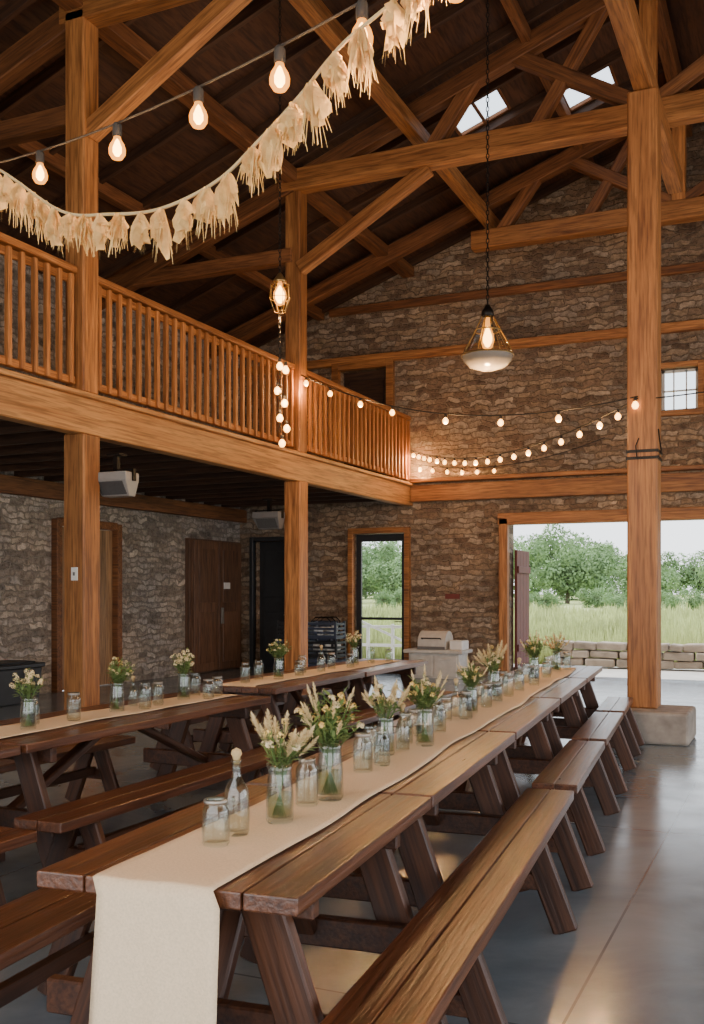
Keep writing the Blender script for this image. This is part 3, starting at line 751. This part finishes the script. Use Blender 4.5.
# ------------------------------------------------------------ string lights
def plight(loc, w, r=.05, col=(1, .54, .22)):
    l = bpy.data.lights.new("bulb_or_fill_glow", 'POINT'); l.energy = w; l.color = col; l.shadow_soft_size = r
    o = bpy.data.objects.new("bulb_or_fill_glow", l); C.objects.link(o); o.location = loc
BG = {}
def bulb_parts(parent, p, s=1.0, big=True):
    M = parent.matrix_basis.inverted() @ Matrix.Translation(p) @ Matrix.Scale(s, 4)
    if big:
        if 'sock' not in BG:
            BG['sock'] = lathe("socket", [(0, .0), (.012, 0), (.017, -.008), (.017, -.045), (.014, -.05), (0, -.05)], M_cord, parent, M, 12)
            pr = [(.012, -.048), (.015, -.06), (.026, -.078), (.031, -.095), (.030, -.112), (.020, -.128), (0, -.134)]
            BG['bulb'] = lathe("bulb", pr, M_bulb, parent, M, 16)
            BG['core'] = lathe("filament", [(0, -.055), (.007, -.064), (.016, -.088), (.016, -.106), (.008, -.118), (0, -.121)], M_core, parent, M, 10)
        else:
            for k in ('sock', 'bulb', 'core'):
                c = BG[k].copy(); C.objects.link(c); c.parent = parent; c.matrix_basis = M
    else:
        if 's2' not in BG:
            BG['s2'] = lathe("socket", [(0, .0), (.016, 0), (.018, -.045), (0, -.05)], M_cord, parent, M, 8)
            BG['b2'] = lathe("bulb", [(.012, -.045), (.034, -.075), (.036, -.1), (.02, -.125), (0, -.13)], M_bulbfar, parent, M, 12)
        else:
            for k in ('s2', 'b2'):
                c = BG[k].copy(); C.objects.link(c); c.parent = parent; c.matrix_basis = M
def strand(A, Bp, sag, ts, label, big, s=1, t1=1.0, wire=.004, lights=None):
    A = Vector(A); Bp = Vector(Bp)
    def P_(t): 
        p = A.lerp(Bp, t) if t <= 1 else A+(Bp-A)*t
        return p-Vector((0, 0, 4*sag*t*(1-t)))
    e = empty("string_lights", A); meta(e, label, "string lights")
    n = 70; vv, ff = tube_data([P_(t1*i/n) for i in range(n+1)], wire, 5)
    raw("cord", vv, ff, M_cord, e, e.matrix_basis.inverted())
    for i, t in enumerate(ts):
        bulb_parts(e, P_(t), s, big)
        if lights and i % lights[0] == 0: plight(P_(t)-Vector((0, 0, .17*s)), lights[1], .03)
    return e
strand((-6.5, 4.6, 4.6), (.8, 1.6, 3.1), .615, [.33, .4, .458, .524, .5967, .658, .708, .750, .79, .84], "black cord with large glowing warm edison bulbs", True, .95, 1.82, .004, (1, 8))
strand((XB+.14, 12.66, 4.58), (-1.5, 10.42, 3.48), .36, [.02, .1165, .23, .342, .5127, .671, .82, .995], "string of small warm bulbs between timber posts", False, .95, wire=.008, lights=(2, 24))
strand((XB+.1, 17.15, 4.1), (-1.50, 10.42, 3.46), .34, [.02, .06, .1, .14, .19, .24, .30, .36, .42, .48, .54, .6, .66, .72, .78, .84, .9, .95], "string of small warm bulbs from gable wall to post", False, .9, wire=.008, lights=(4, 24))
strand((XB+.1, 17.15, 3.85), (-3.0, 17.1, 4.1), .25, [.05, .12, .2, .28, .36, .45], "short string of small warm bulbs along the gable wall", False, .9, wire=.008, lights=(3, 16))
strand((-1.32, 10.42, 3.45), (6.7, 6.0, 5.8), .75, [.5, .7, .9], "dark cord of string lights leading off the timber post", False, .95, wire=.007, lights=(1, 14))

# hanging vertical strand with cage lantern
e = empty("pendant_string", (-4.3, 8.0, 7.2)); meta(e, "chain-hung wire cage lantern with bulbs trailing below it", "hanging light")
chain("chain", 0, -2.86, e)
cg, cf = [], []
for i in range(8):
    a = i*math.pi/4
    tube_data([(.02*math.cos(a), .02*math.sin(a), -2.86), (.085*math.cos(a), .085*math.sin(a), -2.92), (.095*math.cos(a), .095*math.sin(a), -3.05), (.05*math.cos(a), .05*math.sin(a), -3.16)], .003, 5, cg, cf)
for r, z in ((.085, -2.92), (.096, -3.04), (.05, -3.16)):
    tube_data([(r*math.cos(k*math.pi/8), r*math.sin(k*math.pi/8), z) for k in range(17)], .003, 5, cg, cf)
raw("cage", cg, cf, M_brass, e)
lathe("lamp_cap", [(0, -2.8), (.02, -2.82), (.06, -2.88), (.06, -2.9), (0, -2.9)], M_brass, e)
lathe("bulb", [(.02, -2.9), (.025, -2.93), (.055, -2.98), (.062, -3.03), (.04, -3.09), (0, -3.11)], M_bulb, e)
lathe("filament", [(0, -2.92), (.015, -2.94), (.04, -2.99), (.042, -3.04), (.018, -3.08), (0, -3.085)], M_core, e)
plight((-4.3, 8.0, 3.98), 34, .04)
chain("lower_chain", -3.16, -4.25, e, link=.06)
for dx, dz in ((0, -3.58), (.05, -3.62), (-.02, -3.8), (.04, -3.92), (.0, -4.05), (.06, -4.15), (.02, -4.28)):
    M = Matrix.Translation((dx*1.2, 0, dz+.0)) @ Matrix.Scale(.85, 4)
    c = BG['s2'].copy(); C.objects.link(c); c.parent = e; c.matrix_basis = M
    c = BG['b2'].copy(); C.objects.link(c); c.parent = e; c.matrix_basis = M
plight((-4.15, 7.85, 3.2), 18, .04)

# large glass pendant
e = empty("pendant_lamp", (-2.38, 8.08, 7.2)); meta(e, "large flared glass pendant lamp on a long chain", "pendant lamp")
chain("chain", 0, -3.3, e)
zt = -3.3
lathe("lamp_cap", [(0, zt), (.02, zt-.01), (.05, zt-.06), (.055, zt-.1), (.04, zt-.11), (0, zt-.11)], M_iron, e)
cg, cf = [], []
for i in range(8):
    a = i*math.pi/4
    tube_data([(.05*math.cos(a), .05*math.sin(a), zt-.1), (.11*math.cos(a), .11*math.sin(a), zt-.22), (.2*math.cos(a), .2*math.sin(a), zt-.38), (.215*math.cos(a), .215*math.sin(a), zt-.43)], .004, 5, cg, cf)
for r, z in ((.11, zt-.22), (.218, zt-.43)):
    tube_data([(r*math.cos(k*math.pi/12), r*math.sin(k*math.pi/12), z) for k in range(25)], .006, 6, cg, cf)
raw("cage", cg, cf, M_brass, e)
lathe("lamp_shade", [(.05, zt-.1), (.108, zt-.22), (.196, zt-.38), (.212, zt-.43)], glass("shade_glass", (.85, .86, .84), .18, .7, .08), e, seg=32)
M_bowl = plain("ribbed_bowl_glass", (.24, .23, .21), .18, noise=.1, transl=.25)
lathe("glass_bowl", [(.212, zt-.435), (.2, zt-.47), (.15, zt-.52), (.07, zt-.545), (0, zt-.55)], M_bowl, e, seg=32)
lathe("bulb", [(.02, zt-.11), (.022, zt-.18), (.05, zt-.25), (.058, zt-.3), (.04, zt-.36), (0, zt-.385)], M_bulb, e)
lathe("filament", [(0, zt-.18), (.018, zt-.21), (.038, zt-.27), (.038, zt-.31), (.018, zt-.35), (0, zt-.36)], M_core, e)
plight((-2.38, 8.08, 7.2+zt-.75), 80, .03)

# ------------------------------------------------------------ raffia garland
gp = [(-6.5, 4.55, 4.5), (-4.5, 3.7, 3.95), (-3.2, 3.0, 3.35), (-2.63, 2.77, 3.02), (-2.23, 2.62, 2.76), (-1.95, 2.52, 2.67), (-1.72, 2.46, 2.63), (-1.49, 2.40, 2.65), (-1.33, 2.36, 2.72), (-1.19, 2.32, 2.79), (-1.04, 2.27, 2.87), (-.85, 2.25, 2.96), (-.4, 2.1, 3.15), (3, 1.2, 4.2), (6.7, -.5, 5.6)]
gp = [Vector(p) for p in gp]
def cr(i, t):
    p0 = gp[max(i-1, 0)]; p1 = gp[i]; p2 = gp[i+1]; p3 = gp[min(i+2, len(gp)-1)]
    return .5*((2*p1)+(p2-p0)*t+(2*p0-5*p1+4*p2-p3)*t*t+(3*p1-p0-3*p2+p3)*t**3)
path = []
for i in range(len(gp)-1):
    for k in range(10): path.append(cr(i, k/10))
e = empty("raffia_garland", gp[0]); meta(e, "cream frayed raffia bunting hung on a rope", "garland")
vv, ff = tube_data(path, .005, 6); raw("rope", vv, ff, M_rope, e, e.matrix_basis.inverted())
acc = 0; nxt = .07
for a, b in zip(path[20:125], path[21:126]):
    acc += (b-a).length
    if acc >= nxt:
        acc = 0; nxt = random.uniform(.07, .09)
        d = (b-a).normalized(); fv, fff = [], []
        hx = Vector((d.x, d.y, 0)).normalized(); nx = Vector((-hx.y, hx.x, 0))
        Lf = random.uniform(.095, .15); W = random.uniform(.055, .08)
        tw = random.uniform(-.8, .8); ax = (hx*math.cos(tw)+nx*math.sin(tw)); bx_ = Vector((-ax.y, ax.x, 0))
        skew = random.uniform(-.25, .25)
        for lay in range(3):
            cols_, rows_ = 9, 7; n0 = len(fv); off = random.uniform(-.4, .4); ph = random.uniform(0, 6)
            Lx = Lf*random.uniform(.6, 1.05)
            for j in range(rows_):
                t = j/(rows_-1)
                wd = W*(.3+.7*min(1, t*1.6))*(1 if t < .6 else 1-.5*(t-.6))
                for i in range(cols_):
                    u = i/(cols_-1)*2-1
                    rag = random.uniform(-.028, .02) if j == rows_-1 else random.uniform(-.003, .003)
                    px = ax*(u*wd*.5+(off*.35+skew)*W*t)
                    py = bx_*((.018*math.sin(u*7+ph+t*3)+(lay-1)*.01)*min(1, t*2+.2)+random.uniform(-.004, .004))
                    fv.append(px+py+Vector((0, 0, -Lx*t*(1-.25*abs(u))-rag+u*wd*.5*d.z*(1-t))))
            for j in range(rows_-1):
                for i in range(cols_-1):
                    if j >= rows_-3 and random.random() < (.2 if j == rows_-3 else .45): continue
                    q = n0+j*cols_+i; fff.append((q, q+1, q+cols_+1, q+cols_))
        for k in range(26):
            u = random.uniform(-1, 1); dep = random.uniform(-1, 1)
            fl = Lf*random.uniform(.6, 1.2)
            q0 = ax*u*W*.2; q1 = ax*(u*W*.45+skew*W*.5)+Vector((0, 0, -fl*.5))+bx_*dep*.018; q2 = ax*(u*W*.5+skew*W+random.uniform(-.015, .015))+Vector((0, 0, -fl))+bx_*dep*.03
            w = ax*random.uniform(.0012, .003); n0 = len(fv)
            fv.extend([q0-w, q0+w, q1-w, q1+w, q2-w*.4, q2+w*.4]); fff.extend([(n0, n0+1, n0+3, n0+2), (n0+2, n0+3, n0+5, n0+4)])
        raw("raffia_flag", fv, fff, M_raffia, e, e.matrix_basis.inverted() @ Matrix.Translation(b))

# ------------------------------------------------------------ equipment by the walls
e = empty("storage_bin", (-9.75, 10.1, 0)); meta(e, "black plastic storage box with lid against the stone wall", "storage box")
bm = bmesh.new(); r = bmesh.ops.create_cube(bm, size=1, matrix=Matrix.Translation((0, 0, .24)) @ Matrix.Diagonal((.6, 1.3, .48, 1)))
for vt in bm.verts:
    if vt.co.z < .1: vt.co.x *= .9; vt.co.y *= .94
finish("body", bm, M_black, e, bevel=.02, bseg=2)
bm = bmesh.new(); cube(bm, (0, 0, .51), (.66, 1.36, .06)); cube(bm, (0, 0, .55), (.5, 1.15, .03)); finish("lid", bm, M_black, e, bevel=.012)
for s in (-1, 1):
    bm = bmesh.new(); cube(bm, (.32, s*.35, .42), (.03, .12, .08)); finish("latch", bm, M_grey, e, bevel=.004)
M_light = plain("pale_grey_metal", (.58, .55, .50), .45, noise=.12)
e = empty("barrel_grill", (-5.78, 16.6, 0)); meta(e, "pale grey metal grill with rounded hood on a cabinet base", "grill")
bm = bmesh.new(); cube(bm, (0, 0, .22), (.92, .5, .44)); cube(bm, (0, -.02, .47), (1.08, .6, .06)); finish("base", bm, M_light, e, bevel=.01)
for sx in (-.22, .22):
    bm = bmesh.new(); cube(bm, (sx, -.262, .22), (.4, .025, .36)); cube(bm, (sx, -.285, .34), (.2, .02, .02)); finish("door", bm, M_light, e, bevel=.006)
v = []; f = []; n = 14
prof = [(-.26, 0)]+[(-.26*math.cos(math.pi*i/n), .1+.22*math.sin(math.pi*i/n)) for i in range(n+1)]+[(.26, 0)]
for x in (-.3, .2):
    for p in prof: v.append((x, p[0]*.9, .5+p[1]))
m = len(prof)
for i in range(m-1): f.append((i, i+1, m+i+1, m+i))
f.append(tuple(range(m))); f.append(tuple(reversed(range(m, 2*m))))
raw("barrel_hood", v, f, M_light, e)
vv, ff = tube_data([(-.22, -.2, .68), (-.22, -.27, .7), (.12, -.27, .7), (.12, -.2, .68)], .012); raw("handle", vv, ff, M_iron, e)
bm = bmesh.new(); cube(bm, (-.05, -.24, .53), (.5, .03, .05)); finish("control_strip", bm, M_grey, e, bevel=.004)
bm = bmesh.new(); cube(bm, (.38, 0, .58), (.24, .36, .16)); finish("side_box", bm, M_white, e, bevel=.015)
# stacked crates
for k, (x, y, z) in enumerate([(-7.72, 16.1, 0), (-7.72, 16.1, .33), (-7.74, 16.12, .66), (-8.45, 16.3, 0), (-8.45, 16.3, .33), (-8.42, 16.28, .66)]):
    e = empty("plastic_crate", (x, y, z)); meta(e, "dark blue-grey slatted crate full of gear, stacked by the wall", "crate", "stacked crates")
    bm = bmesh.new(); cube(bm, (0, 0, .02), (.56, .38, .03))
    for sx, sy, w, d in ((0, .19, .58, .025), (0, -.19, .58, .025), (.285, 0, .025, .38), (-.285, 0, .025, .38)):
        for zz in (.05, .12, .19, .27): cube(bm, (sx, sy, zz), (w, d, .04))
    for sx in (-.28, .28):
        for sy in (-.185, .185): cube(bm, (sx, sy, .16), (.04, .04, .31))
    finish("body", bm, M_blue if k % 2 == 0 else M_black, e)
    bm = bmesh.new()
    for i in range(10):
        c = (random.uniform(-.2, .2), random.uniform(-.12, .12), .1+random.uniform(0, .12)); cube(bm, c, (.1, .09, .11), Matrix.Rotation(random.uniform(0, 1.5), 3, 'Z'))
    finish("contents", bm, random.choice([M_grey, M_white, M_chrome]), e, bevel=.01)
# folded chairs leaning on the wall by the glazed door
for k in range(3):
    e = empty("folding_chair", (-8.1-.02*k, 16.98-.16*k, 0)); meta(e, "dark folded metal chair leaning against the brick wall", "chair", "folded chairs")
    R = Matrix.Rotation(-.1, 4, 'X')
    vv, ff = [], []
    tube_data([(-.2, 0, .0), (-.2, 0, .95), (-.12, 0, 1.02), (.12, 0, 1.02), (.2, 0, .95), (.2, 0, .0)], .013, 6, vv, ff)
    tube_data([(-.17, -.04, .0), (-.17, -.04, .7), (.17, -.04, .7), (.17, -.04, .0)], .012, 6, vv, ff)
    raw("frame", vv, ff, M_iron, e, R @ T(0, 0, .01))
    bm = bmesh.new(); cube(bm, (0, -.02, .88), (.36, .02, .16)); finish("backrest", bm, M_blue, e, R, bevel=.006)
    bm = bmesh.new(); cube(bm, (0, -.05, .5), (.34, .025, .38)); finish("seat", bm, M_blue, e, R, bevel=.006)

# ------------------------------------------------------------ outdoors
bm = bmesh.new(); cube(bm, (0, YB+1.85, -.12), (40, 3.2, .2))
struct(finish("ground_paving", bm, M_paving), "pale paved terrace outside the barn")
gv, gf = [], []
nx, ny = 50, 40
def gh(y): return -.05+min(.0135*(y-20.6), 1.0)
for j in range(ny+1):
    y = 20.6+(j/ny)**2*180
    for i in range(nx+1):
        x = -140+280*i/nx
        gv.append((x, y, gh(y)+.1*math.sin(x*.3+y*.2)*min(1, (y-20.6)/6)))
for j in range(ny):
    for i in range(nx): a = j*(nx+1)+i; gf.append((a, a+1, a+nx+2, a+nx+1))
struct(raw("ground_meadow", gv, gf, M_meadow, smooth=True), "green meadow beyond the terrace")
bm = bmesh.new(); cube(bm, (0, -23.6, -.2), (160, 40, .2)); cube(bm, (50, 10, -.2), (85.4, 60, .2)); cube(bm, (-52, 8, -.2), (82, 30, .2))
struct(finish("ground_yard", bm, M_paving), "pale yard ground round the barn")
v = []; f = []
for _ in range(30000):
    y = 20.9+random.random()**1.8*32; x = -.36*y+random.uniform(-.32*y, .28*y)
    clump = .5+.5*math.sin(x*1.3+math.sin(y*.9)*2)*math.sin(y*.8+x*.4)
    h = random.uniform(.12, .3)+.6*clump*random.random(); w = random.uniform(.012, .03)*(1+(y-20)/12)
    a = random.uniform(0, 3.14); dx = math.cos(a)*w; dy = math.sin(a)*w; z = gh(y)-.08; l = random.uniform(-.15, .15)
    b = len(v); v.extend([(x-dx, y-dy, z), (x+dx, y+dy, z), (x+l, y+l*.4, z+h+.08)]); f.append((b, b+1, b+2))
o = raw("meadow_grass", v, f, M_grass); o["kind"] = "stuff"; meta(o, "tall green meadow grass beyond the stone wall", "grass")
# low stone wall outside: one dry-stone mesh
bm = bmesh.new()
for row in range(3):
    x = -4.55-random.uniform(0, .2)
    while x < 3.5:
        w = random.uniform(.2, .62); h = .165*random.uniform(.75, 1.08)
        R = Matrix.Rotation(random.uniform(-.1, .1), 3, 'Y') @ Matrix.Rotation(random.uniform(-.12, .12), 3, 'Z')
        cube(bm, (x+w/2, 20.35+random.uniform(-.05, .05), .09+row*.165), (w*.96, .42, h), R); x += w
o = finish("dry_stone_wall", bm, M_rub, bevel=.035, bseg=2); meta(o, "low rough dry-stone garden wall at the terrace edge", "stone wall")
# trees
def tree_mesh():
    v, f = [], []
    blobs = [(Vector((random.uniform(-2.6, 2.6), random.uniform(-1, 1), random.uniform(.4, 3.7))), random.uniform(.8, 1.4)) for _ in range(16)]
    for _ in range(7500):
        c, r = random.choice(blobs)
        d = Vector((random.gauss(0, 1), random.gauss(0, 1), random.gauss(0, 1))).normalized()
        p = c+d*r*random.uniform(.6, 1.05); s = random.uniform(.08, .17)
        a = Vector((random.gauss(0, 1), random.gauss(0, 1), random.gauss(0, 1))).normalized()*s; b_ = d.cross(a)
        q = len(v); v.extend([p-a, p+b_*.6, p+a, p-b_*.6]); f.append((q, q+1, q+2, q+3))
    return v, f
tp = []
for k in range(3):
    e = empty("tree", (0, 0, -60)); meta(e, "leafy green broadleaf tree at the meadow edge", "tree", "trees beyond the meadow")
    v, f = tree_mesh(); raw("foliage", v, f, M_foliage, e)
    vv, ff = tube_data([(0, 0, -.2), (.05, 0, 1), (0, .1, 2.4)], [.18, .13, .06], 8)
    for _ in range(4): tube_data([(0, 0, 1.2), (random.uniform(-1, 1), random.uniform(-.6, .6), 2.8)], [.07, .02], 5, vv, ff)
    raw("trunk", vv, ff, M_bark, e); tp.append(e)
for i in range(24):
    x = -62+i*2.9+random.uniform(-.6, .6); y = random.uniform(84, 90) if i % 2 else random.uniform(70, 74)
    s = random.uniform(1.25, 1.5) if i % 2 else random.uniform(.95, 1.2)
    if x > -15: s *= .68
    copy_thing(tp[i % 3], Matrix.Translation((x, y, gh(y)-.1)) @ Matrix.Rotation(random.uniform(-.3, .3)+(math.pi if i % 4 > 1 else 0), 4, 'Z') @ Matrix.Scale(s, 4))
for i in range(14):
    x = -34+i*2.4+random.uniform(-.8, .8); y = random.uniform(54, 62)
    t = copy_thing(tp[(i+1) % 3], Matrix.Translation((x*.85, y, gh(y)-.2)) @ Matrix.Rotation(random.uniform(0, 6), 4, 'Z') @ Matrix.Scale(random.uniform(.25, .36), 4))
    t.name = "shrub"; meta(t, "low leafy green shrub in the meadow", "shrub", "shrubs in the meadow")
for t in tp:
    for ch in list(t.children): bpy.data.objects.remove(ch)
    bpy.data.objects.remove(t)
# open red-brown door leaf outside
e = empty("barn_door_leaf", (-4.62, 17.95, 0)); meta(e, "narrow red-brown plank barn door standing open outside", "door")
bm = bmesh.new()
for i in range(4): cube(bm, (0, -.4+i*.22, 1.2), (.05, .215, 2.1))
cube(bm, (.04, -.07, .5), (.03, .85, .12)); cube(bm, (.04, -.07, 1.9), (.03, .85, .12))
finish("leaf", bm, plain("red_brown_paint", (.10, .02, .012), .7), e, bevel=.005)
bm = bmesh.new(); cube(bm, (0, -.07, .08), (.08, .9, .16)); finish("foot", bm, M_darkwood, e)
# white garden rail outside glass door
e = empty("garden_railing", (-8.0, 20.0, 0)); meta(e, "low white railing outside the glazed door", "railing")
bm = bmesh.new()
for zz in (.35, .75): cube(bm, (0, 0, zz), (2.4, .04, .06))
for i in range(5): cube(bm, (-1.15+i*.575, 0, .4), (.06, .06, .82))
cube(bm, (0, 0, .55), (1.6, .03, .05), Matrix.Rotation(.4, 3, 'Y'))
finish("rails", bm, M_white, e, T(0, 0, 0), bevel=.004)

# ------------------------------------------------------------ light
w = bpy.data.worlds.new("sky"); SC.world = w; w.use_nodes = True; nt = w.node_tree
bg = nt.nodes['Background']; tc = N(nt, 'ShaderNodeTexCoord'); sp = N(nt, 'ShaderNodeSeparateXYZ')
nt.links.new(tc.outputs['Generated'], sp.inputs[0])
r = ramp(nt, [(0, (.95, .97, 1)), (.12, (.88, .94, 1)), (.7, (.78, .87, 1))]); nt.links.new(sp.outputs['Z'], r.inputs['Fac'])
nt.links.new(r.outputs['Color'], bg.inputs['Color']); bg.inputs['Strength'].default_value = 3.0
s = bpy.data.lights.new("sun", 'SUN'); s.energy = 5; s.angle = .1; s.color = (1, .95, .86)
so = bpy.data.objects.new("sun", s); C.objects.link(so)
so.rotation_euler = Vector((.62, -.12, -.78)).to_track_quat('-Z', 'Y').to_euler()
def area(loc, target, sx, sy, W, col):  # added area lamp, fills the hall in place of daylight from outside
    l = bpy.data.lights.new("added_daylight_fill", 'AREA'); l.shape = 'RECTANGLE'; l.size = sx; l.size_y = sy; l.energy = W; l.color = col
    o = bpy.data.objects.new("added_daylight_fill", l); C.objects.link(o); o.location = loc
    o.rotation_euler = (Vector(target)-Vector(loc)).to_track_quat('-Z', 'Y').to_euler()
area((-1.6, -2.9, 2.6), (-1.6, 10, 2.6), 14, 4.4, 270, (1, .92, .82))  # added fill lamp behind the camera
area((6.7, 5, 2.2), (-4, 5, 2.2), 14, 3.2, 290, (.86, .93, 1))  # added cool fill lamp on the unseen right side
for p, wt in (((4.2, 3.5, 5.2), 80), ((4.2, 9.0, 5.2), 120), ((4.0, 14.0, 5.0), 140), ((-3.0, -1.8, 5.6), 85)):  # added warm fill lamps out of view
    plight(p, wt, .35, (1, .58, .28))

# ------------------------------------------------------------ camera
cam = bpy.data.cameras.new("camera"); co = bpy.data.objects.new("camera", cam); C.objects.link(co)
co.location = (0, 0, 1.5); co.rotation_euler = (math.pi/2, 0, math.atan(.448))
cam.sensor_fit = 'VERTICAL'; cam.sensor_height = 24; cam.lens = 24*1000/1024; cam.shift_y = 80/1024
cam.clip_start = .05; cam.clip_end = 500
SC.camera = co
